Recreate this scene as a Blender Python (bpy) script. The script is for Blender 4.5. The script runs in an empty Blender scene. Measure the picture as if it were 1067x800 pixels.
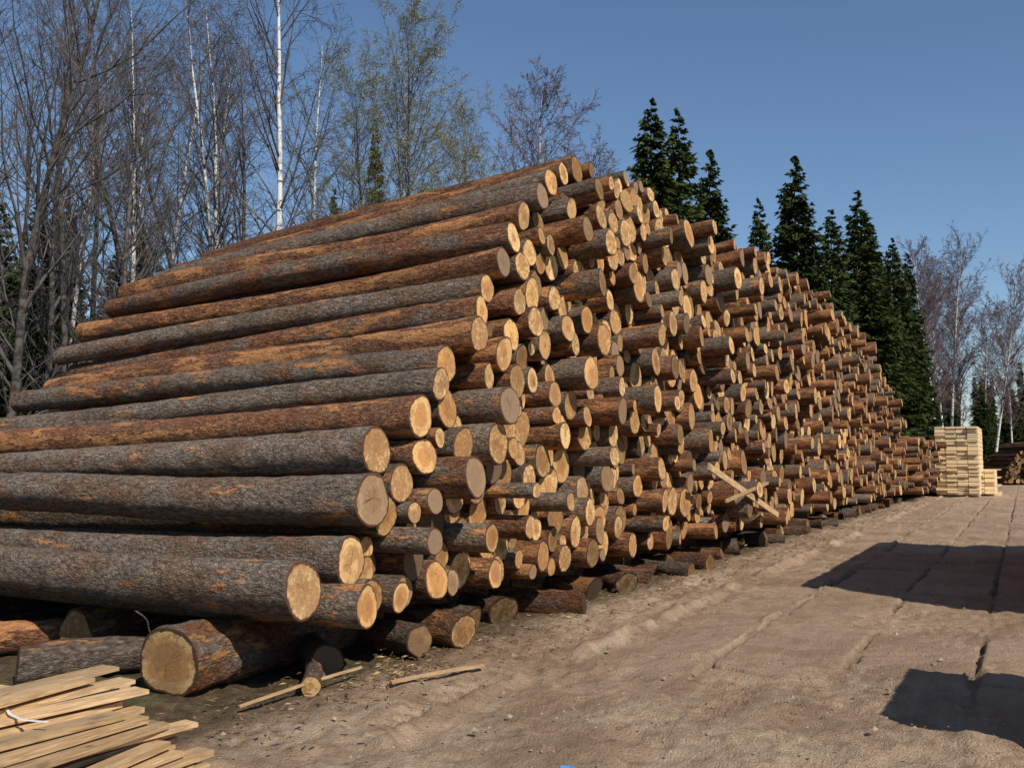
import bpy, math, random
import numpy as np
from mathutils import Vector
random.seed(7); rng=np.random.default_rng(11)
scene=bpy.context.scene
# ---------------------------------------------------------------- frame of the log row
D=np.array([math.sin(math.radians(28)),math.cos(math.radians(28)),0.0])   # along the row
E=np.array([-D[1],D[0],0.0])                                              # along the logs, to the back
P0=np.array([0.27,10.0,0.0]); UP=np.array([0,0,1.0])
def UV(u,v,z=0.0): return P0+D*u+E*v+UP*z
SUN=np.array([.56,-.828]); ELEV=math.radians(42)

# ---------------------------------------------------------------- node helpers
def new_mat(name,rough=.9,spec=.2):
    m=bpy.data.materials.new(name); m.use_nodes=True
    nt=m.node_tree; b=nt.nodes['Principled BSDF']
    b.inputs['Roughness'].default_value=rough
    b.inputs['Specular IOR Level'].default_value=spec
    return m,nt,b
def setin(nt,node,k,v):
    if isinstance(v,bpy.types.NodeSocket): nt.links.new(v,node.inputs[k])
    elif v is not None:
        try: node.inputs[k].default_value=v
        except Exception:
            node.inputs[k].default_value=tuple(v)+(1,)
def nd(nt,t,ins=None,**pr):
    n=nt.nodes.new(t)
    for k,v in pr.items(): setattr(n,k,v)
    for k,v in (ins or {}).items(): setin(nt,n,k,v)
    return n
def M(nt,op,a,b=None,c=None,clamp=False):
    return nd(nt,'ShaderNodeMath',{0:a,1:b,2:c},operation=op,use_clamp=clamp).outputs[0]
def VM(nt,op,a,b=None):
    n=nd(nt,'ShaderNodeVectorMath',{0:a,1:b},operation=op); return n.outputs[0]
def MIX(nt,f,a,b,bl='MIX'):
    n=nt.nodes.new('ShaderNodeMix'); n.data_type='RGBA'; n.blend_type=bl
    for k,v in ((0,f),(6,a),(7,b)):
        if isinstance(v,tuple) and len(v)==3: v=v+(1,)
        setin(nt,n,k,v)
    return n.outputs[2]
def SS(nt,x,lo,hi,a=0.,b=1.):
    n=nd(nt,'ShaderNodeMapRange',{0:x,1:lo,2:hi,3:a,4:b},interpolation_type='SMOOTHSTEP'); return n.outputs[0]
def NOI(nt,vec,s,d=4,r=.55,dist=0.):
    return nd(nt,'ShaderNodeTexNoise',{'Vector':vec,'Scale':s,'Detail':d,'Roughness':r,'Distortion':dist}).outputs[0]
def BUMP(nt,b,h,dist,st=1.):
    n=nd(nt,'ShaderNodeBump',{'Height':h,'Distance':dist,'Strength':st}); nt.links.new(n.outputs[0],b.inputs['Normal'])
def ATT(nt,name): return nd(nt,'ShaderNodeAttribute',attribute_name=name)
def GREY(nt,v): return nd(nt,'ShaderNodeCombineColor',{0:v,1:v,2:v}).outputs[0]

# ---------------------------------------------------------------- materials
def bark_mat():
    m,nt,b=new_mat('bark',.92,.15)
    lp=ATT(nt,'lp').outputs['Vector']; tn=nd(nt,'ShaderNodeSeparateColor',{0:ATT(nt,'tone').outputs['Color']})
    seed,typ,val=tn.outputs[0],tn.outputs[1],tn.outputs[2]
    off=nd(nt,'ShaderNodeCombineXYZ',{0:M(nt,'MULTIPLY',seed,50.),1:M(nt,'MULTIPLY',seed,31.),2:M(nt,'MULTIPLY',seed,17.)}).outputs[0]
    co=VM(nt,'ADD',lp,off)
    cs=VM(nt,'MULTIPLY',co,(.42,1,1))
    wob=nd(nt,'ShaderNodeTexNoise',{'Vector':cs,'Scale':18.,'Detail':2.}).outputs[1]
    cs2=VM(nt,'ADD',cs,VM(nt,'MULTIPLY',wob,(.09,.09,.09)))
    n1=NOI(nt,cs,38.,5,.72)
    nf=NOI(nt,co,110.,2,.7)
    vor=nd(nt,'ShaderNodeTexVoronoi',{'Vector':cs2,'Scale':34.},feature='DISTANCE_TO_EDGE').outputs[0]
    plate=SS(nt,vor,.0,.22)
    n2=NOI(nt,VM(nt,'MULTIPLY',co,(.5,1,1)),4.,3,.6)
    n3=NOI(nt,VM(nt,'MULTIPLY',co,(.22,1,1)),7.,4,.68)
    n5=NOI(nt,co,1.3,2,.5)
    k=M(nt,'MULTIPLY',SS(nt,n1,.30,.72),M(nt,'MULTIPLY_ADD',plate,.35,.65))
    grey=MIX(nt,k,(.07,.05,.036),(.36,.285,.22))
    grey=MIX(nt,SS(nt,n2,.44,.64,0.,.7),grey,MIX(nt,k,(.07,.038,.022),(.31,.18,.11)))
    red=MIX(nt,k,(.08,.031,.017),(.44,.20,.10))
    red=MIX(nt,SS(nt,n5,.45,.65,0.,.5),red,MIX(nt,k,(.07,.04,.027),(.29,.175,.115)))
    ty=SS(nt,M(nt,'ADD',typ,M(nt,'MULTIPLY',M(nt,'SUBTRACT',n2,.5),1.5)),.35,.65)
    col=MIX(nt,ty,grey,red)
    peel=SS(nt,M(nt,'ADD',n3,M(nt,'MULTIPLY',typ,.14)),.63,.66)
    col=MIX(nt,peel,col,MIX(nt,SS(nt,n1,.3,.7),(.26,.10,.038),(.54,.27,.115)))
    col=MIX(nt,SS(nt,NOI(nt,co,9.,3,.7),.58,.72,0.,.4),col,(.25,.235,.19))
    col=MIX(nt,SS(nt,n5,.30,.45,.4,0.),col,(.06,.042,.03))
    col=MIX(nt,1.,col,GREY(nt,val),'MULTIPLY')
    nt.links.new(col,b.inputs['Base Color'])
    h=M(nt,'ADD',M(nt,'MULTIPLY',plate,.3),M(nt,'ADD',M(nt,'MULTIPLY',n1,.9),M(nt,'MULTIPLY',nf,.2)))
    h=M(nt,'MULTIPLY',h,M(nt,'SUBTRACT',1.,M(nt,'MULTIPLY',peel,.5)))
    BUMP(nt,b,h,.024,.95)
    return m
def end_mat():
    m,nt,b=new_mat('cut_wood',.8,.2)
    lp=ATT(nt,'lp').outputs['Vector']; tn=nd(nt,'ShaderNodeSeparateColor',{0:ATT(nt,'tone').outputs['Color']})
    seed=tn.outputs[0]; rad=ATT(nt,'rad').outputs['Fac']
    s=nd(nt,'ShaderNodeSeparateXYZ',{0:lp}); y,z=s.outputs[1],s.outputs[2]
    off=nd(nt,'ShaderNodeCombineXYZ',{0:M(nt,'MULTIPLY',seed,91.),1:M(nt,'MULTIPLY',seed,37.),2:M(nt,'MULTIPLY',seed,53.)}).outputs[0]
    p=nd(nt,'ShaderNodeCombineXYZ',{0:0.,1:y,2:z}).outputs[0]
    co=VM(nt,'ADD',p,off)
    nlow=NOI(nt,co,7.,2); nmid=NOI(nt,co,26.,4,.65)
    pc=VM(nt,'ADD',p,VM(nt,'MULTIPLY',nd(nt,'ShaderNodeCombineXYZ',{0:0.,1:M(nt,'SUBTRACT',M(nt,'FRACT',M(nt,'MULTIPLY',seed,211.)),.5),2:M(nt,'SUBTRACT',M(nt,'FRACT',M(nt,'MULTIPLY',seed,317.)),.5)}).outputs[0],(.05,.05,.05)))
    dm0=nd(nt,'ShaderNodeVectorMath',{0:p},operation='LENGTH').outputs[1]
    dmc=nd(nt,'ShaderNodeVectorMath',{0:pc},operation='LENGTH').outputs[1]
    dmw=M(nt,'ADD',dmc,M(nt,'MULTIPLY',nlow,.03))
    d=M(nt,'DIVIDE',dm0,rad)
    ring=M(nt,'MULTIPLY_ADD',M(nt,'SINE',M(nt,'MULTIPLY',dmw,560.)),.5,.5)
    ringb=NOI(nt,nd(nt,'ShaderNodeCombineXYZ',{0:M(nt,'MULTIPLY',dmw,60.),1:M(nt,'MULTIPLY',seed,60.),2:0.}).outputs[0],1.,1)
    h1=M(nt,'FRACT',M(nt,'MULTIPLY',seed,17.3)); h2=M(nt,'FRACT',M(nt,'MULTIPLY',seed,71.7)); h3=M(nt,'FRACT',M(nt,'MULTIPLY',seed,133.1)); h4=M(nt,'FRACT',M(nt,'MULTIPLY',seed,277.7))
    sap=MIX(nt,h1,(.66,.37,.13),(.82,.56,.26))
    heart=MIX(nt,h2,(.48,.20,.06),(.68,.37,.13))
    hr=M(nt,'ADD',.1,M(nt,'MULTIPLY',h3,.65))
    dn=M(nt,'ADD',d,M(nt,'MULTIPLY',M(nt,'SUBTRACT',nlow,.5),.8))
    hf=SS(nt,M(nt,'SUBTRACT',dn,hr),-.1,.1,1.,0.)
    col=MIX(nt,M(nt,'MULTIPLY',hf,.85),sap,heart)
    col=MIX(nt,M(nt,'MULTIPLY',ring,.2),col,(.30,.15,.06))
    col=MIX(nt,SS(nt,ringb,.45,.7,0.,.3),col,(.38,.18,.07))
    st=SS(nt,M(nt,'ADD',nmid,M(nt,'MULTIPLY',h2,.24)),.57,.75,0.,.65)
    col=MIX(nt,st,col,(.22,.12,.06))
    big=SS(nt,M(nt,'ADD',nlow,M(nt,'MULTIPLY',h4,.22)),.56,.70,0.,.65)
    col=MIX(nt,big,col,(.34,.165,.065))
    gr=SS(nt,h4,.72,.95,0.,.8)
    col=MIX(nt,gr,col,MIX(nt,nmid,(.12,.08,.055),(.30,.22,.15)))
    # chainsaw chatter marks
    sw=nd(nt,'ShaderNodeVectorMath',{0:p,1:nd(nt,'ShaderNodeCombineXYZ',{0:0.,1:M(nt,'COSINE',M(nt,'MULTIPLY',seed,40.)),2:M(nt,'SINE',M(nt,'MULTIPLY',seed,40.))}).outputs[0]},operation='DOT_PRODUCT').outputs[1]
    saw=NOI(nt,nd(nt,'ShaderNodeCombineXYZ',{0:M(nt,'MULTIPLY',sw,90.),1:seed,2:0.}).outputs[0],1.,2)
    col=MIX(nt,SS(nt,saw,.5,.7,0.,.22),col,(.30,.16,.07))
    dirv=nd(nt,'ShaderNodeVectorMath',{0:pc},operation='NORMALIZE').outputs[0]
    an=NOI(nt,VM(nt,'ADD',VM(nt,'MULTIPLY',dirv,(2.,2.,2.)),off),1.,1)
    ck=M(nt,'ABSOLUTE',M(nt,'SUBTRACT',an,.5))
    ck=M(nt,'MULTIPLY',SS(nt,ck,.0,.009,1.,0.),SS(nt,M(nt,'ADD',d,M(nt,'MULTIPLY',nmid,.5)),.5,.9,1.,0.))
    ck=M(nt,'MULTIPLY',ck,SS(nt,h1,.45,.7))
    col=MIX(nt,M(nt,'MULTIPLY',ck,.8),col,(.06,.03,.015))
    col=MIX(nt,SS(nt,dmc,.002,.008,.7,0.),col,(.12,.06,.03))
    bk=SS(nt,M(nt,'ADD',d,M(nt,'MULTIPLY',M(nt,'SUBTRACT',nmid,.5),.2)),.87,.93)
    col=MIX(nt,bk,col,(.085,.042,.025))
    col=MIX(nt,1.,col,GREY(nt,tn.outputs[2]),'MULTIPLY')
    nt.links.new(col,b.inputs['Base Color'])
    BUMP(nt,b,M(nt,'SUBTRACT',M(nt,'ADD',M(nt,'MULTIPLY',nmid,.6),M(nt,'MULTIPLY',saw,.35)),M(nt,'ADD',ck,M(nt,'MULTIPLY',bk,.4))),.010,.85)
    return m
BARK=bark_mat(); END=end_mat()

def lumber_mat(name,c1,c2,dirt=.3,tv=.5):
    m,nt,b=new_mat(name,.75,.25)
    tn=nd(nt,'ShaderNodeSeparateColor',{0:ATT(nt,'tone').outputs['Color']}); lp=ATT(nt,'lp').outputs['Vector']
    off=nd(nt,'ShaderNodeCombineXYZ',{0:M(nt,'MULTIPLY',tn.outputs[0],91.),1:M(nt,'MULTIPLY',tn.outputs[0],37.),2:0.}).outputs[0]
    co=VM(nt,'ADD',VM(nt,'MULTIPLY',lp,(.06,1,1)),off)
    g=NOI(nt,co,60.,4,.6,1.5)
    col=MIX(nt,SS(nt,g,.3,.7),c1,c2)
    col=MIX(nt,SS(nt,NOI(nt,VM(nt,'ADD',VM(nt,'MULTIPLY',lp,(.5,1,1)),off),9.,4),.50,.72,0.,dirt),col,(.20,.14,.09))
    kn=nd(nt,'ShaderNodeTexVoronoi',{'Vector':VM(nt,'ADD',VM(nt,'MULTIPLY',lp,(.6,1,1)),off),'Scale':5.},feature='F1').outputs[0]
    col=MIX(nt,SS(nt,kn,.05,.10,.7,0.),col,(.20,.10,.045))
    v=M(nt,'MULTIPLY_ADD',tn.outputs[1],tv,1.1-tv)
    col=MIX(nt,1.,col,GREY(nt,v),'MULTIPLY')
    nt.links.new(col,b.inputs['Base Color']); BUMP(nt,b,g,.004,.7)
    return m
LUM=lumber_mat('sawn_boards',(.38,.23,.11),(.70,.48,.26),.6)
LUMP=lumber_mat('pale_boards',(.66,.48,.26),(.86,.68,.42),.05,.2)

def leaf_mat(name,c1,c2,rough=.9,spec=.04):
    m,nt,b=new_mat(name,rough,spec)
    t=nd(nt,'ShaderNodeSeparateColor',{0:ATT(nt,'tone').outputs['Color']}).outputs[0]
    oi=nt.nodes.new('ShaderNodeObjectInfo').outputs['Random']
    col=MIX(nt,t,c1,c2)
    v=M(nt,'MULTIPLY_ADD',oi,.5,.75)
    col=MIX(nt,1.,col,GREY(nt,v),'MULTIPLY')
    nt.links.new(col,b.inputs['Base Color']); return m
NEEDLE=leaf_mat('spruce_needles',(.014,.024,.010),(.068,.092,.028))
YLEAF=leaf_mat('spring_leaves',(.20,.20,.07),(.38,.36,.14))
def simple_noise_mat(name,c1,c2,scale,rough=.9,stretch=(1,1,1),bd=.01):
    m,nt,b=new_mat(name,rough,.15)
    co=VM(nt,'MULTIPLY',nd(nt,'ShaderNodeTexCoord').outputs['Object'],stretch)
    n=NOI(nt,co,scale,3,.6); nt.links.new(MIX(nt,SS(nt,n,.35,.65),c1,c2),b.inputs['Base Color'])
    if bd: BUMP(nt,b,n,bd,.7)
    return m
DARKBARK=simple_noise_mat('dark_tree_bark',(.035,.03,.026),(.12,.105,.095),8.)
TWIG=simple_noise_mat('twigs',(.065,.055,.052),(.15,.13,.12),2.,bd=0)
TWIGP=simple_noise_mat('birch_twigs',(.10,.07,.07),(.22,.16,.155),2.,bd=0)
BIRCH=simple_noise_mat('birch_bark',(.05,.045,.04),(.66,.64,.60),2.2,.8,(1,1,4.))
for n in BIRCH.node_tree.nodes:
    if n.type=='MAP_RANGE': n.inputs[1].default_value=.36; n.inputs[2].default_value=.45
STRAP,_,bb=new_mat('white_strap',.4,.5); bb.inputs['Base Color'].default_value=(.75,.75,.73,1)
BLUE,_,bb=new_mat('blue_plastic',.4,.5); bb.inputs['Base Color'].default_value=(.08,.25,.5,1)

# ---------------------------------------------------------------- mesh builder
class MB:
    def __init__(s): s.v=[];s.q=[];s.t=[];s.qm=[];s.tm=[];s.qs=[];s.ts=[];s.tone=[];s.lp=[];s.rad=[];s.n=0
    def add(s,v,quads=None,tris=None,mat=0,smooth=False,tone=(0,0,0),lp=None,rad=0.):
        v=np.asarray(v,float); k=len(v)
        s.v.append(v)
        tone=np.asarray(tone,float)
        s.tone.append(np.broadcast_to(tone,(k,3)) if tone.ndim==1 else tone)
        s.lp.append(v if lp is None else np.asarray(lp,float)); s.rad.append(np.broadcast_to(np.asarray(rad,float),(k,)))
        if quads is not None and len(quads): q=np.asarray(quads)+s.n; s.q.append(q); s.qm.append(np.full(len(q),mat)); s.qs.append(np.full(len(q),smooth))
        if tris is not None and len(tris): q=np.asarray(tris)+s.n; s.t.append(q); s.tm.append(np.full(len(q),mat)); s.ts.append(np.full(len(q),smooth))
        s.n+=k
    def mesh(s,name,mats):
        me=bpy.data.meshes.new(name)
        v=np.concatenate(s.v); me.vertices.add(len(v)); me.vertices.foreach_set('co',v.astype('f').ravel())
        q=np.concatenate(s.q) if s.q else np.zeros((0,4),int); t=np.concatenate(s.t) if s.t else np.zeros((0,3),int)
        loops=np.concatenate([q.ravel(),t.ravel()]); me.loops.add(len(loops)); me.loops.foreach_set('vertex_index',loops.astype('i'))
        st=np.concatenate([np.arange(len(q))*4,len(q)*4+np.arange(len(t))*3]); me.polygons.add(len(st))
        me.polygons.foreach_set('loop_start',st.astype('i'))
        me.polygons.foreach_set('material_index',np.concatenate(s.qm+s.tm).astype('i'))
        me.polygons.foreach_set('use_smooth',np.concatenate(s.qs+s.ts).astype(bool))
        for m in mats: me.materials.append(m)
        me.update(calc_edges=True); 
        a=me.attributes.new('tone','FLOAT_COLOR','POINT'); tn=np.concatenate(s.tone); a.data.foreach_set('color',np.c_[tn,np.ones(len(tn))].astype('f').ravel())
        a=me.attributes.new('lp','FLOAT_VECTOR','POINT'); a.data.foreach_set('vector',np.concatenate(s.lp).astype('f').ravel())
        a=me.attributes.new('rad','FLOAT','POINT'); a.data.foreach_set('value',np.concatenate(s.rad).astype('f'))
        me.validate(); return me
    def obj(s,name,mats,parent=None):
        o=bpy.data.objects.new(name,s.mesh(name,mats)); scene.collection.objects.link(o)
        if parent: o.parent=parent
        return o

def add_log(mb,F,B,r0,r1,n,ts,seed=None,typ=None,val=1.,rough=.0,bend=.02,cut=.06,ev=None):
    F=np.asarray(F,float);B=np.asarray(B,float); ax=B-F; L=np.linalg.norm(ax); ax/=L
    s=np.cross(ax,UP); s/=np.linalg.norm(s); w=np.cross(s,ax)
    seed=rng.random() if seed is None else seed
    typ=rng.random() if typ is None else typ
    ev=val if ev is None else ev
    th=np.arange(n)/n*2*math.pi; ts=np.asarray(ts); T,TH=np.meshgrid(ts,th,indexing='ij')
    R=r0+(r1-r0)*T
    R=R*(1+.05*np.exp(-T*L*2))
    ph=rng.random(8)*6.28
    f=1+.045*np.sin(2*TH+ph[0])+.028*np.sin(3*TH+ph[1]+T*2)+.016*np.sin(5*TH+ph[2]+T*5)
    if rough>0:
        for k in range(10):
            a=rng.integers(-6,7); fr=rng.uniform(3,40)
            f=f+rough*.007*np.sin(a*TH+fr*T*L/1.5+rng.random()*6.28)
        for k in range(rng.integers(5,12)):
            tk=rng.random(); hk=rng.random()*6.28; dth=np.angle(np.exp(1j*(TH-hk)))
            f=f+rough*rng.uniform(.04,.13)*np.exp(-((T-tk)*L/.05)**2-(dth/.28)**2)
    R=R*f
    b1=bend*rng.normal(); b2=bend*rng.normal()*.6; b3=bend*rng.normal()*.4
    C=F+np.outer(ts*L,ax)+np.outer(np.sin(ts*math.pi),s*b1+w*b2)+np.outer(np.sin(ts*2*math.pi),w*b3)
    ct=rng.normal(0,cut,2)
    sh=np.exp(-T*L*6)*R*(ct[0]*np.cos(TH)+ct[1]*np.sin(TH))
    V=C[:,None,:]+(R*np.cos(TH))[...,None]*s+(R*np.sin(TH))[...,None]*w+sh[...,None]*ax
    lp=np.stack([T*L,R*np.cos(TH),R*np.sin(TH)],-1)
    m=len(ts); i=np.arange(m-1)[:,None]*n; j=np.arange(n)[None]; j2=(j+1)%n
    q=np.stack([i+j,i+j2,i+n+j2,i+n+j],-1).reshape(-1,4)
    mb.add(V.reshape(-1,3),quads=q,mat=0,smooth=True,tone=(seed,typ,val),lp=lp.reshape(-1,3),rad=r0)
    for e,(idx,rr) in enumerate(((0,r0),(m-1,r1))):
        ring=V[idx]; c=ring.mean(0); l=lp[idx].copy(); l[:,1:]*=(rr/np.linalg.norm(l[:,1:],axis=1))[:,None]
        inner=c+(ring-c)*.95+(-ax if e==0 else ax)*.004
        pts=np.vstack([ring,inner,c+(-ax if e==0 else ax)*.004]); ll=np.vstack([l,l*.95,[l[:,0].mean(),0,0]])
        a=np.arange(n); a2=(a+1)%n
        if e==0: qd=np.stack([a2,a,a+n,a2+n],-1); tr=np.stack([a2+n,a+n,np.full(n,2*n)],-1)
        else: qd=np.stack([a,a2,a2+n,a+n],-1); tr=np.stack([a+n,a2+n,np.full(n,2*n)],-1)
        mb.add(pts,quads=qd,tris=tr,mat=1,tone=(seed if e==0 else (seed*1.7)%1,typ,ev),lp=ll,rad=rr)

# ---------------------------------------------------------------- circle packing of the stack face
def pack(H,u0,u1,base,rmean,rsd,rlo,rhi,seeds=(),left=None,N=9000):
    U=np.empty(6000);Z=np.empty(6000);R=np.empty(6000);k=0;miss=0
    while k<5500 and miss<1400:
        r=float(np.clip(rng.normal(rmean,rsd),rlo,rhi)); u=rng.uniform(u0+r,u1-r)
        near=np.abs(U[:k]-u)<1.3; nu,nz,nr=U[:k][near],Z[:k][near],R[:k][near]
        g=np.arange(max(u0+r,u-.55),min(u1-r,u+.55),.012)
        if len(nu):
            dd=(nr+r)[None]**2-(g[:,None]-nu[None])**2
            h=np.where(dd>0,nz[None]+np.sqrt(np.maximum(dd,0)),-9).max(1)
        else: h=np.full(len(g),-9.)
        h=np.maximum(h,base+r)
        i=int(np.argmin(np.abs(g-u)))
        while True:
            if i>0 and h[i-1]<h[i]: i-=1
            elif i<len(g)-1 and h[i+1]<h[i]: i+=1
            else: break
        u,z=g[i],h[i]
        if z+r>H(u): miss+=1; continue
        miss=max(0,miss-3); U[k],Z[k],R[k]=u,z,r; k+=1
    U,Z,R=U[:k],Z[:k],R[:k]
    keep=np.ones(k,bool)
    for su,sz,sr in seeds:
        keep&=np.hypot(U-su,Z-sz)>.95*(R+sr)
        keep&=~((np.abs(Z-sz)<sr*1.2)&(U<su))
    U,Z,R=U[keep],Z[keep],R[keep]
    if len(seeds):
        S=np.array(seeds); U=np.r_[U,S[:,0]];Z=np.r_[Z,S[:,1]];R=np.r_[R,S[:,2]]
    for rr in (.13,.1,.075):
        for _ in range(N//3):
            r=rr*rng.uniform(.9,1.1);u=rng.uniform(u0,u1);z=rng.uniform(base+r,6)
            if z+r>H(u)-.15: continue
            if left is not None and u<left(z)+.25: continue
            if np.min(np.hypot(U-u,Z-z)-R-r)>-.012: U=np.r_[U,u];Z=np.r_[Z,z];R=np.r_[R,r]
    return U,Z,R
tu=[-4.2,-3.9,-3.16,-2.92,-2.66,-2.22,-1.63,-1.2,-.83,-.68,-.43,.35,2.46,3.94,7.45,15.3,23.5,27,30,32,34]
tz=[.6,.92,1.05,1.5,1.85,2.15,2.6,3.02,3.45,3.9,4.35,4.9,5.3,5.25,5.6,5.75,5.4,4.9,3.9,2.7,.8]
hn=rng.normal(0,.14,120)
def H(u): return float(np.interp(u,tu,tz)+(np.interp(u,np.arange(120)*.5-5,hn) if u>.5 else 0))
seeds=[(-3.7,.71,.195),(-3.16,.86,.175),(-2.92,1.30,.20),(-2.66,1.68,.18),(-2.22,1.97,.175),(-1.95,2.26,.13),(-1.63,2.47,.16),
 (-1.38,2.76,.16),(-1.12,3.02,.135),(-.92,3.27,.14),(-.76,3.55,.14),(-.58,3.83,.15),(-.36,4.10,.14),(-.1,4.36,.14),(.22,4.60,.14),(.55,4.78,.12)]
styp=[.1,.05,.12,.0,.75,.2,.35,.95,.6,.1,.85,.5,.9,.25,.35,.8]
sval=[.95,.9,.9,1.05,.9,.95,.85,.9,.8,.95,.85,.8,.9,.85,.95,.85]
sa=np.array(seeds)
def left(z): return float(np.interp(z,sa[:,1],sa[:,0]))
U,Z,R=pack(H,-3.6,34,.42,.137,.033,.075,.21,seeds,left)
mb=MB()
for u,z,r in zip(U,Z,R):
    si=[i for i,(a,b,_) in enumerate(seeds) if abs(u-a)<1e-6 and abs(z-b)<1e-6]
    seedlog=bool(si)
    expo=(z+r+.42>H(u)) or u<left(z)+.45
    v=float(np.clip(rng.normal(0,.10+.003*max(u,0)),-.3,.3))
    if seedlog: v=rng.uniform(-.12,.12) if si[0]>1 else rng.uniform(-.03,.03)
    elif rng.random()<.13: v-=rng.uniform(.1,.45)
    elif rng.random()<.06: v+=rng.uniform(.1,.3)
    if z<2.0 and u>13: v-=.35*min(1,(u-13)/6)*rng.random()
    L=6.0+rng.normal(0,.14); yaw=rng.normal(0,.008 if not expo else .018)
    zb=.44+(z-.44)*.885+rng.normal(0,.012); ub=u+yaw*6
    if expo and z>1: zb+=rng.normal(0,.04)
    k=rng.uniform(.74,.9)
    typ=rng.choice([rng.uniform(.0,.3),rng.uniform(.35,.6),rng.uniform(.65,1.)],p=[.33,.27,.40])
    if u<-2.3: typ=rng.uniform(0,.35)
    val=rng.uniform(.62,1.08)
    q_=rng.random(); ev=rng.uniform(.9,1.15) if q_<.62 else (rng.uniform(.65,.88) if q_<.88 else rng.uniform(.35,.65))
    if seedlog: ev=rng.uniform(.9,1.1); typ=styp[si[0]]; val=sval[si[0]]
    if expo and u<7: n,ts,ro=40,np.linspace(0,1,80),1.
    elif u<7: n,ts,ro=24,[0,.008,.02,.05,.1,.3,1],.3
    elif u<16: n,ts,ro=16,[0,.02,.06,.15,1],.2
    else: n,ts,ro=12,[0,.03,.1,1],.0
    F=UV(u,v,z); Bk=UV(ub,v+L,zb)
    add_log(mb,F,Bk,r,r*k,n,ts,typ=typ,val=val,rough=ro,bend=.045 if expo else .01,ev=ev)
print('LOGS',len(U))
pile=mb.obj('log_pile',[BARK,END])

# second, lower stack further along the row
mb=MB()
def H2(u): return float(np.interp(u,[30,36,44,50,54,56],[2.6,2.5,2.2,1.9,1.7,.5]))
U2,Z2,R2=pack(H2,31,56,.3,.12,.025,.08,.17,N=600)
for u,z,r in zip(U2,Z2,R2):
    v=-.75+rng.normal(0,.25); add_log(mb,UV(u,v,z),UV(u+rng.normal(0,.05),v+5,z*.95),r,r*.85,12,[0,.1,.5,1],val=rng.uniform(.6,1.),ev=rng.uniform(.7,1.15))
mb.obj('low_log_pile',[BARK,END])

# far stack on the right
mb=MB()
def H3(u): return float(np.interp(u,[-.5,0,1.5,8,10],[.4,1.3,2.9,3.1,1.5]))
U3,Z3,R3=pack(H3,-.4,9.5,.1,.13,.025,.08,.17,N=600)
for u,z,r in zip(U3,Z3,R3):
    o=np.array([33.,64,0]); F=o+np.array([1,.12,0])*u+UP*z+np.array([-.1,-1,0])*rng.normal(0,.2)
    add_log(mb,F,F+np.array([.5,4.5,0]),r,r*.85,12,[0,.1,.5,1],val=.6,typ=.9,ev=rng.uniform(.25,.7))
mb.obj('distant_log_pile',[BARK,END])

# bearers and ground blocks below the stack
def one_log(name,F,B,r0,r1,typ,val=1.,n=36,rough=1.5,m=40,cut=.06,ev=None):
    b=MB(); add_log(b,F,B,r0,r1,n,np.linspace(0,1,m),typ=typ,val=val,rough=rough,cut=cut,ev=ev); return b.obj(name,[BARK,END])
for v,u,r in ((.83,-4.1,.225),(2.5,-3.6,.2),(4.9,-3.7,.2)):
    uu=u
    while uu<33:
        L=rng.uniform(4.5,6); one_log('bearer_log',UV(uu,v+rng.normal(0,.04),r-.01),UV(uu+L,v+rng.normal(0,.06),r-.02),r,r*.9,.5,.7,rough=3.,cut=.15,ev=.6); uu+=L+.15
mb=MB()
u=-1.2
while u<33:
    r=rng.uniform(.09,.16); v=rng.uniform(-.35,.2); L=rng.uniform(.7,1.3)
    add_log(mb,UV(u,v,r-.05),UV(u+rng.normal(0,.25),v+L,r-.05),r,r*.95,22,np.linspace(0,1,14),val=.5,typ=rng.uniform(.2,.7),rough=1.8,ev=rng.uniform(.2,.5),cut=.2)
    u+=rng.uniform(.36,1.1)
mb.obj('ground_blocks',[BARK,END])
one_log('loose_log',UV(-3.2,.15,.12),UV(-2.3,1.2,.12),.12,.11,.2,.5,m=20)
one_log('loose_log',UV(-4.4,2.0,.13),UV(-3.3,1.35,.12),.13,.12,.2,.6,m=20,rough=2.5)
one_log('loose_log',UV(-4.3,3.6,.14),UV(-3.0,2.4,.12),.15,.12,.8,.8,m=20)
one_log('loose_log',(-1.38,6.72,.06),(-1.5,7.4,.07),.07,.065,.2,.7,m=12)
one_log('loose_log',UV(-2.2,.0,.12),UV(-2.0,1.0,.12),.13,.12,.4,.5,m=20)
one_log('loose_log',UV(-1.75,-.15,.14),UV(-1.6,.9,.15),.14,.15,.7,.5,m=20)

# ---------------------------------------------------------------- boards
def add_box(mb,c,ax,L,W,T,seed=None,tone=None,warp=0.,up=UP,mat=0):
    ax=np.asarray(ax,float);ax=ax/np.linalg.norm(ax); s=np.cross(up,ax); s/=np.linalg.norm(s); w=np.cross(ax,s)
    k=5; t=np.linspace(0,1,k); V=[];LP=[]
    for i in t:
        cc=np.asarray(c)+ax*L*i+w*warp*math.sin(i*math.pi)
        for a,b in ((-1,-1),(1,-1),(1,1),(-1,1)): V.append(cc+s*a*W/2+w*b*T/2); LP.append((i*L,a*W/2,b*T/2))
    Q=[]
    for i in range(k-1):
        for j in range(4): Q.append((i*4+j,i*4+(j+1)%4,i*4+4+(j+1)%4,i*4+4+j))
    Q.append((3,2,1,0)); e=(k-1)*4; Q.append((e,e+1,e+2,e+3))
    mb.add(V,quads=Q,mat=mat,tone=(rng.random() if seed is None else seed,rng.random() if tone is None else tone,0),lp=LP)
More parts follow.
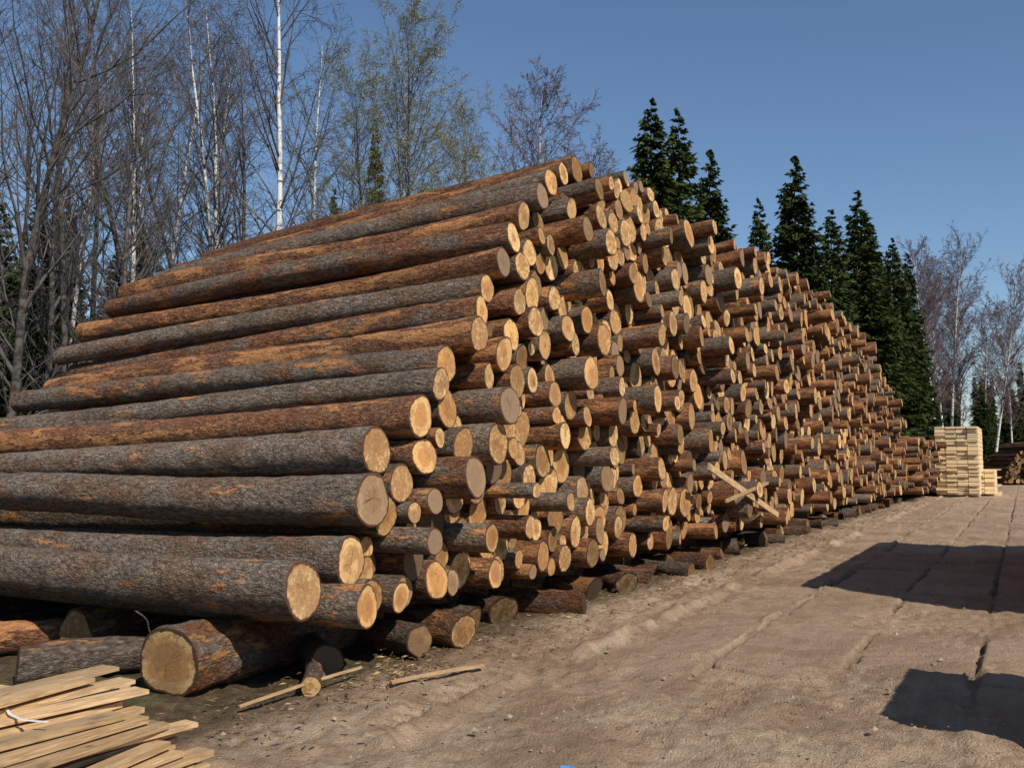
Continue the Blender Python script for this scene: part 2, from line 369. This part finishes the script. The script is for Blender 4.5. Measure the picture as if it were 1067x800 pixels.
def lumber(name,corner,ax,side,L,W,Ht,bw,bt,mat,gap=.012,sticker=5,jit=.03):
    mb=MB(); ax=np.asarray(ax,float);side=np.asarray(side,float);corner=np.asarray(corner,float)
    ly=0
    for k in range(3): add_box(mb,corner+ax*(L*(.12+.38*k))+UP*.05,side,W,.1,.1)
    z=.10
    while z<Ht:
        x=bw/2; 
        while x<W-bw/4:
            j=rng.normal(0,jit)
            add_box(mb,corner+side*(x+rng.normal(0,.004))+ax*j+UP*(z+bt/2),ax,L+rng.normal(0,jit),bw-gap,bt*.96); x+=bw
        z+=bt; ly+=1
        if ly%sticker==0:
            for k in range(4): add_box(mb,corner+ax*(L*(.06+.29*k))+UP*(z+.0125),side,W,.05,.023,tone=.1)
            z+=.025
    return mb.obj(name,[mat])
lumber('lumber_stack',(18.95,43.1,0),D,-E,5,1.75,3.1,.44,.085,LUMP,sticker=2,jit=.06,gap=.015)
lumber('lumber_stack',(20.75,44.3,0),D,-E,4,1.5,1.15,.43,.085,LUMP,sticker=4,jit=.05,gap=.015)
# stacks beside the road on the right, out of the photograph (they throw the shadows)
base=np.array([3.7,12.5])+3.33*SUN
lumber('lumber_stack',(base[0],base[1],0),D,-E,7.6,2.6,3.0,.2,.06,LUM,sticker=4)
base=np.array([2.4,6.27])+1.67*SUN
lumber('lumber_stack',(base[0],base[1],0),D,-E,1.35,1.6,1.5,.2,.06,LUM,sticker=4)

# boards lying at the lower left
mb=MB(); end0=np.array([-1.62,4.95,0])
for ly in range(9):
    zz=.02+ly*.04
    nb=9-ly//3
    for k in range(nb):
        off=.0+ly*.035+k*.165+rng.normal(0,.02)
        a=-D+E*rng.normal(0,.05)
        add_box(mb,end0+E*off+D*(rng.normal(0,.10)+.0)+UP*(zz+rng.uniform(0,.006)),a,3.2+rng.normal(0,.1),rng.uniform(.10,.16),rng.uniform(.022,.034),warp=rng.normal(0,.008))
for k,(off,zz,dy) in enumerate([(.42,.39,.06),(.60,.41,.12),(.83,.44,.2),(.66,.455,-.1)]):
    add_box(mb,end0+E*off+D*dy+UP*zz,-D+E*(.12-.08*k),3.,.13,.022)
for k in range(12):
    add_box(mb,np.array([-1.42-.07*k,4.97+.03*k,.015+.022*k]),-D+E*rng.normal(0,.14),2.2,rng.uniform(.03,.08),.018)
bp=mb.obj('board_pile',[LUM])
mb=MB(); 
for k in range(9):
    p=end0+E*(.25+.12*k)+D*(-.62-.05*math.sin(k*1.3))+UP*(.405+.006*k); q=end0+E*(.25+.12*(k+1))+D*(-.62-.05*math.sin((k+1)*1.3))+UP*(.405+.006*(k+1))
    add_box(mb,p,q-p,np.linalg.norm(q-p)+.004,.014,.003)
mb.obj('packing_strap',[STRAP])
def plank(name,a,b,W,T,mat=LUM):
    mb=MB(); a=np.array(a,float);b=np.array(b,float); add_box(mb,a,b-a,np.linalg.norm(b-a),W,T,tone=.35,warp=.008); return mb.obj(name,[mat])
mb=MB(); a=UV(4.5,-.48,1.52); b=UV(8.8,-.48,.62); add_box(mb,a,b-a,np.linalg.norm(b-a),.03,.10,tone=.9); mb.obj('leaning_plank',[LUM])
mb=MB(); a=UV(5.3,-.50,1.0); b=UV(7.9,-.52,1.22); add_box(mb,a,b-a,np.linalg.norm(b-a),.03,.05,tone=.3); mb.obj('leaning_plank',[LUM])
plank('loose_plank',(-.86,6.95,.035),(-.22,7.5,.04),.04,.018)
plank('loose_plank',(-1.75,6.3,.03),(-1.1,7.15,.10),.02,.016)
mb=MB(); add_box(mb,(.24,5.05,.015),(1,.3,0),.10,.06,.02,warp=.01); add_box(mb,(.27,5.03,.03),(.2,1,.1),.05,.05,.01,warp=.01); mb.obj('blue_plastic_scrap',[BLUE])

# ---------------------------------------------------------------- ground
def vnoise(x,y,seed):
    g=np.random.default_rng(seed).random((256,256)); xi=np.floor(x).astype(int);yi=np.floor(y).astype(int); fx=x-xi;fy=y-yi
    fx=fx*fx*(3-2*fx);fy=fy*fy*(3-2*fy); a=g[xi%256,yi%256];b=g[(xi+1)%256,yi%256];c=g[xi%256,(yi+1)%256];d=g[(xi+1)%256,(yi+1)%256]
    return (a*(1-fx)+b*fx)*(1-fy)+(c*(1-fx)+d*fx)*fy
def fbm(x,y,s,seed,o=4):
    t=0;a=.5
    for k in range(o): t=t+a*vnoise(x*s,y*s,seed+k); s*=2.03;a*=.5
    return t/(1-.5**o)
def axis(a,b,st,gr,far):
    mid=np.arange(a,b,st); r=[];x=b;s=st
    while x<far: r.append(x); s*=gr; x+=s
    l=[];x=a;s=st
    while x>-far: s*=gr; x-=s; l.append(x)
    return np.r_[l[::-1],mid,r]
gu=axis(-5.2,6.,.020,1.018,500); gv=axis(-6.8,.8,.020,1.035,500)
A,Bv=np.meshgrid(gu,gv,indexing='ij')
wa=A+.05*(fbm(A,Bv,1.3,5)-.5); wb=Bv+.05*(fbm(A,Bv,1.1,9)-.5)
ci=np.floor((wb+1.3)/.93); rr=np.random.default_rng(3); so=rr.random(64)*.5-.25; sh=rr.normal(0,.014,(64,512)); sg=rr.normal(0,.009,(64,512)); sg2=rr.normal(0,.014,(64,512)); sc_=rr.random((64,512))
cii=ci.astype(int)%64; ua=(wa+1.4+so[cii])/2.6; cj=np.floor(ua); cjj=cj.astype(int)%512
fu=(ua-cj)*2.6; fv=((wb+1.3)/.93-ci)*.93
chip=np.clip(fbm(A,Bv,4.,91,4)-.5,0,1)*.16
ed=np.minimum(np.minimum(fu,2.6-fu),np.minimum(fv,.93-fv))-chip
road=np.clip((Bv+8.2)/.3,0,1)*np.clip((-1.25-Bv)/.06,0,1)*(A<75)
n_lo=fbm(A,Bv,.45,21); n_m=fbm(A,Bv,2.2,31,5); n_h=fbm(A,Bv,9.,41,5)
cov_n=fbm(A,Bv,.6,55,5)
cover=np.clip((cov_n-.55)*7,0,1)
cover=np.clip(cover+np.clip((-1.75-A)*1.3+(cov_n-.5)*2,0,1),0,1)
cover=np.clip(cover+np.clip((Bv+2.1)*2.+(cov_n-.5)*3,0,1)*.85,0,1)
# sand lying on top of the slabs hides part of the joints
sand=np.clip((fbm(A,Bv,2.6,301,4)-.50)*9,0,1)
slab=road*(1-cover*.93)
h=.07*(n_lo-.5)+.10*(n_m-.5)+.06*(n_h-.5)
edge=np.clip(ed/.028,0,1); edge=edge*edge*(3-2*edge); edge=np.maximum(edge,sand*.75)
sl=.022+sh[cii,cjj]+sg[cii,cjj]*(fu-1.3)+sg2[cii,cjj]*(fv-.46)*2
hs=-.03+edge*(sl+.03)+.016*(n_h-.5)+.022*(n_m-.5)+.012*sand
h=h*(1-slab)+hs*slab
rn=fbm(A,Bv,1.1,71,3)
h+=.075*np.exp(-((Bv+1.12+.12*(n_lo-.5))/.08)**2)*np.clip((rn-.42)*8,0,1)*(np.abs(A)<80)
h+=.05*np.exp(-((Bv+2.2+.10*(n_lo-.5))/.06)**2)*np.clip((fbm(A,Bv,1.3,171,3)-.5)*9,0,1)*(np.abs(A)<80)
lane=np.clip((Bv+8.5)/.5,0,1)*np.clip((.2-Bv)/.4,0,1)
h+=(1-slab)*lane*(.008*np.sin(Bv*9+2*n_lo*3)+.016*np.sin(Bv*3.1+n_lo*4+1))
for c0,wd in ((-2.6,.13),(-4.5,.13),(-.75,.12)):
    q_=Bv-c0-.25*(n_lo-.5)-.03*A*(c0==-.75)
    tr=np.exp(-(q_/wd)**4)*(1-slab)*lane*np.clip((fbm(A,Bv,.9,101,3)-.42)*8,0,1)
    h+=tr*(-.022+.012*np.sign(np.sin(A*48+np.abs(q_)*30)))
h=h*np.clip(1-(np.abs(A)-30)/60,.2,1)
far=np.clip((np.hypot(A,Bv)-60)/100,0,1); h=h*(1-far)
pts=P0+A[...,None]*D+Bv[...,None]*E; pts[...,2]=h-.01
nu,nv=A.shape; i=np.arange(nu-1)[:,None]*nv;j=np.arange(nv-1)[None]
q=np.stack([i+j,i+nv+j,i+nv+j+1,i+j+1],-1).reshape(-1,4)
seam=slab*(1-edge)
print('GROUND',nu*nv)
g=MB(); g.add(pts.reshape(-1,3),quads=q,smooth=True,tone=np.stack([slab*(1-.6*sand),lane,seam],-1).reshape(-1,3),lp=np.stack([A,Bv,h*0],-1).reshape(-1,3),rad=sc_[cii,cjj].ravel())
m,nt,b=new_mat('dirt_and_slabs',.95,.1)
tn=nd(nt,'ShaderNodeSeparateColor',{0:ATT(nt,'tone').outputs['Color']}); lp=ATT(nt,'lp').outputs['Vector']; sr=ATT(nt,'rad').outputs['Fac']
n1=NOI(nt,lp,.8,4,.6); n2=NOI(nt,lp,6.,5,.68); n3=NOI(nt,lp,60.,3,.75); n4=NOI(nt,VM(nt,'MULTIPLY',lp,(.12,1,1)),5.,4,.6)
c=MIX(nt,SS(nt,n1,.35,.65),(.32,.215,.135),(.50,.365,.245))
c=MIX(nt,SS(nt,n2,.42,.68,0.,.7),c,(.24,.155,.095))
c=MIX(nt,SS(nt,n4,.5,.72,0.,.55),c,(.57,.44,.31))
sc=MIX(nt,sr,(.33,.22,.15),(.48,.345,.24))
sc=MIX(nt,SS(nt,n2,.35,.7,0.,.6),sc,(.54,.41,.29))
sc=MIX(nt,SS(nt,NOI(nt,lp,2.2,4,.6),.5,.7,0.,.5),sc,(.26,.165,.105))
c=MIX(nt,M(nt,'MULTIPLY',tn.outputs[0],.85),c,sc)
c=MIX(nt,M(nt,'MULTIPLY',tn.outputs[2],.75),c,(.13,.085,.05))
c=MIX(nt,SS(nt,n3,.5,.75,0.,.5),c,(.19,.12,.075))
c=MIX(nt,SS(nt,n3,.25,.42,.35,0.),c,(.60,.47,.34))
forest=MIX(nt,SS(nt,n2,.4,.65),(.085,.06,.035),(.17,.125,.07))
forest=MIX(nt,SS(nt,n1,.5,.7,0.,.6),forest,(.09,.11,.04))
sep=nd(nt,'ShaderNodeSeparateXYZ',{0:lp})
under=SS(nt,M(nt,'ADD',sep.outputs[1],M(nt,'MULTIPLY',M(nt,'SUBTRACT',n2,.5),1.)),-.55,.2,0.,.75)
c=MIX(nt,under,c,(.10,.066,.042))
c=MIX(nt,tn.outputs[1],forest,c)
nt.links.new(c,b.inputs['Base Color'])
BUMP(nt,b,M(nt,'ADD',n3,M(nt,'MULTIPLY',n2,1.6)),.036,1.)
g.obj('ground',[m])

# ---------------------------------------------------------------- small debris
mb=MB()
def chips(cnt,fu,fv,smin,smax):
    for k in range(cnt):
        u=fu();v=fv(); L=rng.uniform(smin,smax); a=rng.random()*6.28
        p=UV(u,v,.012+rng.uniform(0,.012)); add_dir=np.array([math.cos(a),math.sin(a),rng.normal(0,.12)])
        s=np.array([-add_dir[1],add_dir[0],rng.normal(0,.25)])*L*rng.uniform(.12,.35); ax=add_dir*L
        V=[p-ax/2,p+s*.5-ax*.2,p+ax/2,p-s*.5+ax*.1,p+UP*L*.12]
        t=rng.random(); mb.add(V,tris=[(0,3,4),(3,2,4),(2,1,4),(1,0,4)],mat=0 if rng.random()<.9 else 1,tone=(rng.random(),t*.5,0))
chips(1500,lambda:rng.uniform(-4.8,6),lambda:rng.normal(-.15,.3),.02,.08)
chips(700,lambda:rng.uniform(6,30),lambda:rng.normal(-.5,.3),.04,.12)
chips(350,lambda:rng.normal(-2.9,.3),lambda:rng.normal(-.2,.15),.02,.08)
chips(1100,lambda:rng.uniform(-6,9),lambda:rng.uniform(-7,-.8),.012,.04)
CH=leaf_mat('bark_chips',(.06,.036,.022),(.24,.15,.085)); mb.obj('bark_debris',[CH,LUM])
mb=MB()
for k in range(3800):
    u=rng.uniform(-5.5,12);v=rng.uniform(-7.5,-.2) ; r=rng.uniform(.004,.013)*(1 if rng.random()<.95 else 2.4)
    p=UV(u,v,-.002); V=[p+np.array([math.cos(a)*r*rng.uniform(.7,1.2),math.sin(a)*r*rng.uniform(.7,1.2),rng.uniform(-.2,.3)*r]) for a in np.arange(6)*1.047]+[p+UP*r*.8]
    V=np.array(V)+UP*.014
    mb.add(V,tris=[(i,(i+1)%6,6) for i in range(6)],smooth=False,tone=(rng.random(),0,0))
mb.obj('pebbles',[leaf_mat('stones',(.20,.135,.09),(.46,.35,.25))])

# ---------------------------------------------------------------- trees
class Tree:
    def __init__(s,seed): s.r=random.Random(seed); s.seg=[]; s.leaf=[]
    def branch(s,p,d,L,r0,lev,cfg):
        R=s.r; k=max(2,int(cfg['k'][lev])); pts=[p]; dd=d.normalized(); st=L/k; rad=[r0]; rm=cfg.get('rmin',.0035)
        for i in range(k):
            dd=(dd+Vector((R.gauss(0,1),R.gauss(0,1),R.gauss(0,1)))*cfg['wob'][lev]+Vector((0,0,cfg['grav'][lev]))).normalized()
            p=p+dd*st; pts.append(p); rad.append(max(rm,r0*(1-(i+1)/k)**.8*.95+r0*.08))
        mt=0 if (lev==0 or (lev==1 and r0>.05)) else 1
        for i in range(k): s.seg.append((pts[i],pts[i+1],rad[i],rad[i+1],mt))
        if lev>=cfg['max']:
            if cfg.get('leaf'): 
                for i in range(1,k+1):
                    if R.random()<cfg['leaf']: s.leaf.append(pts[i])
            return
        nc=cfg['n'][lev]; nc=max(1,int(nc*R.uniform(.8,1.2)))
        for c in range(nc):
            t=cfg['t0'][lev]+(1-cfg['t0'][lev])*(c+R.random())/nc; t=min(t,.99)
            f=t*k; i=min(k-1,int(f)); q=pts[i].lerp(pts[i+1],f-i); ax=(pts[i+1]-pts[i]).normalized()
            a=R.random()*6.283; per=ax.orthogonal().normalized(); per2=ax.cross(per); o=per*math.cos(a)+per2*math.sin(a)
            sp=math.radians(R.gauss(cfg['ang'][lev],9)); nd_=ax*math.cos(sp)+o*math.sin(sp)
            rr=rad[i]*cfg['rr'][lev]; 
            if lev==0: 
                tt=(t-cfg['t0'][0])/(1-cfg['t0'][0]); Lc=L*cfg['lr'][0]*(.35+.65*math.sin(math.pi*min(1,(tt*.8+.15)))) *R.uniform(.7,1.15)
                rr=min(rr,cfg['r1']*R.uniform(.6,1.1))
            else: Lc=L*cfg['lr'][lev]*(1-.5*t)*R.uniform(.6,1.2)
            s.branch(q,nd_,Lc,max(rr,rm),lev+1,cfg)
    def mesh(s,name,mats,lsz=1.):
        mb=MB()
        for big in (0,1,2):
            sg=[x for x in s.seg if (x[2]>.035)==(big==0) and (big==0 or x[4]==(0 if big==1 else 1))]
            if big==0: groups=[[x for x in sg if x[4]==0],[x for x in sg if x[4]==1]]
            else: groups=[sg]
            for gr in groups:
                if not gr: continue
                n=8 if big==0 else 3
                a=np.array([x[0] for x in gr]);b=np.array([x[1] for x in gr]); r0=np.array([x[2] for x in gr]);r1=np.array([x[3] for x in gr])
                ax=b-a; ax/=np.linalg.norm(ax,axis=1)[:,None]+1e-9; ref=np.where(np.abs(ax[:,2:3])>.9,np.array([[1,0,0]]),np.array([[0,0,1]]))
                u=np.cross(ax,ref);u/=np.linalg.norm(u,axis=1)[:,None];w=np.cross(ax,u)
                th=np.arange(n)/n*6.2832; cs=np.cos(th)[None,:,None];sn=np.sin(th)[None,:,None]
                o=u[:,None]*cs+w[:,None]*sn
                V=np.stack([a[:,None]+o*r0[:,None,None],b[:,None]+o*r1[:,None,None]],1).reshape(-1,3)
                base=(np.arange(len(gr))*2*n)[:,None];j=np.arange(n)[None];j2=(j+1)%n
                q=np.stack([base+j,base+j2,base+n+j2,base+n+j],-1).reshape(-1,4)
                mb.add(V,quads=q,mat=gr[0][4],smooth=True)
        if s.leaf:
            P=np.array(s.leaf); k=2; P=np.repeat(P,k,0)+rng.normal(0,.06,(len(P)*k,3)); n=len(P)
            a=rng.normal(0,1,(n,3));a/=np.linalg.norm(a,axis=1)[:,None];b=rng.normal(0,1,(n,3));b/=np.linalg.norm(b,axis=1)[:,None]
            sz=rng.uniform(.016,.032,(n,1)); V=np.stack([P-a*sz,P+b*sz*.8,P+a*sz],1).reshape(-1,3)
            mb.add(V,tris=np.arange(n*3).reshape(-1,3),mat=2,tone=np.repeat(np.c_[rng.random(n),np.zeros(n),np.zeros(n)],3,0))
        return mb.mesh(name,mats)
birch=dict(max=4,k=[14,6,4,3,3],wob=[.025,.08,.13,.2,.25],grav=[.02,.06,-.01,-.08,-.12],n=[44,8,5,4],t0=[.28,.15,.1,.1],ang=[38,36,38,40],rr=[.5,.5,.5,.6],lr=[.22,.42,.5,.55],r1=.035)
farb=dict(birch); farb.update(n=[60,9,6,3],lr=[.24,.42,.5,.5],rmin=.008)
alder=dict(max=4,k=[12,7,5,3,3],wob=[.05,.10,.14,.2,.25],grav=[.03,.09,.05,.02,0],n=[30,8,5,3],t0=[.15,.12,.1,.1],ang=[38,36,40,40],rr=[.55,.5,.5,.6],lr=[.32,.42,.48,.5],r1=.04)
def tree_mesh(name,seed,cfg,Hh,r,bark,tw=TWIG,**kw):
    c=dict(cfg);c.update(kw); t=Tree(seed); t.branch(Vector((0,0,-.15)),Vector((0,0,1)),Hh,r,0,c); return t.mesh(name,[bark,tw,YLEAF])
BM=[tree_mesh('birch',s,birch,15,.10,BIRCH) for s in (1,2,3)]
FB=[tree_mesh('far_birch',s,farb,15,.11,BIRCH,TWIGP) for s in (31,32)]
AM=[tree_mesh('bare_tree',s,alder,13,.10,DARKBARK) for s in (4,5,6)]
LMh=[tree_mesh('leafing',s,birch,14,.085,DARKBARK,leaf=.75,lr=[.24,.42,.5,.55]) for s in (8,9)]
def put(name,me,x,y,sx,sz,rot=None,tilt=0.):
    o=bpy.data.objects.new(name,me); o.location=(x,y,0); o.scale=(sx,sx,sz); o.rotation_euler=(0,tilt,random.random()*6.28 if rot is None else rot); scene.collection.objects.link(o); return o
for k,(x,y,h) in enumerate([(-5.95,24,17),(-8.96,28,15.5),(-9.2,30.5,16.5),(-7.2,34,17),(-12.9,36,18),(-9.9,33,16),(-2.4,40,15.),(-15.5,34,17),(-17,41,19),(-11.6,29,16)]):
    put('birch_tree',BM[k%3],x,y,h/15,h/15)
for k,(x,y,h) in enumerate([(.5,42,18.4),(3.9,52,18.6),(33.2,75,18.2),(36.0,79,19.5),(34.6,80,18),(39.5,88,19),(43,92,18),(47,96,17),(52,100,17)]):
    put('birch_tree',FB[k%2],x,y,h/15*.95,h/15)
put('birch_tree',FB[1],37.8,76,1.05,1.1,tilt=-.22)
for k,(x,y,h) in enumerate([(-9.0,17,12.5),(-10.4,19.5,13),(-10.4,22.5,13),(-8.9,22,11.5),(-9.96,26,15),(-13.3,30,16),(-12,25,14),(-14,24,14),(-7.6,26,12.5),(-11.2,33,15),(-6.5,28,11),(-17.5,33,16)]):
    put('bare_tree',AM[k%3],x,y,h/13,h/13)
for k,(x,y,h) in enumerate([(-3.1,30,15.2),(-4.3,29,13.6),(-1.7,34,14.6),(-3.6,33,15)]):
    put('leafing_tree',LMh[k%2],x,y,h/14,h/14)

def spruce_mesh(name,seed,Hh=14,Rr=2.0,nb=900,low=.05,dens=1.):
    r=np.random.default_rng(seed); mb=MB()
    n=8; ts=np.linspace(0,1,10); th=np.arange(n)/n*6.283
    V=np.array([[math.cos(a)*.15*(1-t)**.8+0,math.sin(a)*.15*(1-t)**.8,t*Hh-.1] for t in ts for a in th])
    i=np.arange(9)[:,None]*n;j=np.arange(n)[None];j2=(j+1)%n
    mb.add(V,quads=np.stack([i+j,i+j2,i+n+j2,i+n+j],-1).reshape(-1,4),mat=0,smooth=True)
    T=low+(1-low)*(1-(1-r.random(nb))**.70); T=np.clip(T,low,.995)
    az=r.random(nb)*6.283
    lob=1+.12*np.sin(az*2+r.random()*6+T*5)+.10*np.sin(az*3+T*14+r.random()*6)+.08*np.sin(T*37)
    L=Rr*((1-T)**.78+.03)*lob*r.uniform(.62,1.1,nb)
    P=[];A_=[];TN=[]
    for k in range(nb):
        m=max(3,int(L[k]*9*dens)); s=(np.arange(m)+r.random(m))/m*.85+.15
        ra=np.array([math.cos(az[k]),math.sin(az[k]),0]); sd=np.array([-ra[1],ra[0],0])
        dz=-.28*s*L[k]*(1-T[k])-.10*L[k]*s+.25*L[k]*s*s*T[k]+.10*L[k]*np.maximum(0,s-.7)*3
        base=np.array([0,0,T[k]*Hh])+np.outer(s*L[k],ra)+np.outer(dz,UP)
        bt=r.uniform(-.25,.25)
        for sg in (-1,1,0):
            dirn=ra*.75+sd*sg*r.uniform(.5,.9,m)[:,None]+UP*r.normal(-.35,.25,m)[:,None]
            ln=(.20+.30*(1-s)*min(1,L[k]))*r.uniform(.7,1.35,m)*min(1,.45+L[k])
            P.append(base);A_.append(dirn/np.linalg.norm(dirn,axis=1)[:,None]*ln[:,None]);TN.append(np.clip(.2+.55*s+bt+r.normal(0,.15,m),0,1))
    P=np.concatenate(P);A_=np.concatenate(A_);TN=np.concatenate(TN); N=len(P)
    rn=r.normal(0,1,(N,3)); w=np.cross(A_,rn); w/=np.linalg.norm(w,axis=1)[:,None]+1e-9; w*=.066*r.uniform(.7,1.4,(N,1))
    V=np.stack([P-w,P+w,P+A_],1).reshape(-1,3)
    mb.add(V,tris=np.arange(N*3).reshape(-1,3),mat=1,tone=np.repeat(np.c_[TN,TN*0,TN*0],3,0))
    return mb.mesh(name,[DARKBARK,NEEDLE])
SM=[spruce_mesh('spruce',20,Rr=2.35,nb=1100),spruce_mesh('spruce',21,Rr=2.05,nb=1050),spruce_mesh('spruce',22,Rr=2.6,nb=1200)]
sp=[(4.75,32,14.0,1.0),(5.95,33.5,14.2,1.0),(7.35,35,13.2,.9),(5.3,34,12.4,1.05),(11,42,13.3,.9),(13.5,45,16.2,1.),(16.2,48,14.4,1.),(18.3,50,15.9,1.2),(20.4,54,15.2,1.1),(24.9,62,16.2,1.),(26.3,63,15.4,.95),(22.5,58,13.5,1.1),(24.5,68,13.5,1),(30,72,12,1.),(32.5,78,12,1.),(28,66,11,1),(27,70,12,1.1),(21.8,56,11,1.1),
 (9,47,11.5,1),(-5.1,35,14.4,.5),(-15,30,10,.9),(-13.8,33,9,1.),(-12.2,31,9.5,.9),(-14.6,27,9,.9),(-7,37,12.3,.6),(-17,36,12,1),(-9.5,40,10,1),(-11,38,8,1.1),(-13,26,6.5,1),(-10.8,28,6.5,1),(15,60,13,1),(19,66,13,1),(-19,30,11,1),
 (38.,90,10.5,1.1),(41,93,9.5,1.2),(44,97,11,1.1),(46.5,95,9,1.2),(49.5,100,10.5,1.1),(53,102,10,1.2),(36.3,92,9.5,1.2),(56,104,11,1.2),(34,88,11,1.)]
for k,(x,y,h,w) in enumerate(sp): put('spruce_tree',SM[k%3],x,y,h/14*w,h/14)

# distant mass of trees around the yard
mb=MB(); r=np.random.default_rng(77)
for k in range(620):
    a=r.uniform(0,6.283); dist=r.uniform(110,210)
    if k<300: a=r.uniform(-.7,.75)
    x,y=math.sin(a)*dist,math.cos(a)*dist
    h=r.uniform(8,13.5)*(1+(dist-105)/260); w=h*.15; sprc=r.random()<.8
    nl=44
    for l in range(nl):
        t=(l+r.random())/nl; zc=h*(.05+.95*t); rr_=w*((1-t)**.8)+.15 if sprc else w*(.3+.8*math.sin(math.pi*min(1,t*.9+.1)))
        for q_ in range(5):
            az=r.random()*6.283; p=np.array([x,y,zc]); o=np.array([math.cos(az),math.sin(az),(-.45 if sprc else .8)+r.normal(0,.15)]); s=np.array([-o[1],o[0],r.normal(0,.5)])
            wd=.20*w if sprc else .025
            mb.add([p+s*wd,p-s*wd,p+o*rr_*r.uniform(.7,1.1)],tris=[(0,1,2)],mat=0 if sprc else 1,tone=(r.random()*.7,0,0))
mb.obj('distant_forest',[NEEDLE,TWIG])

# ---------------------------------------------------------------- light, sky, camera
w=bpy.data.worlds.new('World'); scene.world=w; w.use_nodes=True; nt=w.node_tree; bg=nt.nodes['Background']
sky=nt.nodes.new('ShaderNodeTexSky'); sky.sky_type='NISHITA'; sky.sun_disc=False; sky.sun_elevation=ELEV; sky.sun_rotation=math.atan2(SUN[0],SUN[1])
sky.air_density=1.1; sky.dust_density=.1; sky.ozone_density=5.; sky.altitude=100
nt.links.new(sky.outputs[0],bg.inputs[0]); bg.inputs[1].default_value=.104
ld=bpy.data.lights.new('sun','SUN'); ld.energy=5.; ld.angle=math.radians(.5); ld.color=(1,.93,.82)
lo=bpy.data.objects.new('sun',ld); scene.collection.objects.link(lo)
sv=Vector((SUN[0]*math.cos(ELEV),SUN[1]*math.cos(ELEV),math.sin(ELEV))); lo.rotation_euler=(-sv).to_track_quat('-Z','Y').to_euler(); lo.location=(10,-10,20)
cd=bpy.data.cameras.new('camera'); cd.lens=36*1000/1067; cd.sensor_width=36; cd.clip_end=3000; cd.clip_start=.05
co=bpy.data.objects.new('camera',cd); co.location=(0,0,1.6); co.rotation_euler=(math.radians(90+4.57),0,0); scene.collection.objects.link(co); scene.camera=co
scene.view_settings.view_transform='Standard'; scene.view_settings.look='None'; scene.view_settings.exposure=0
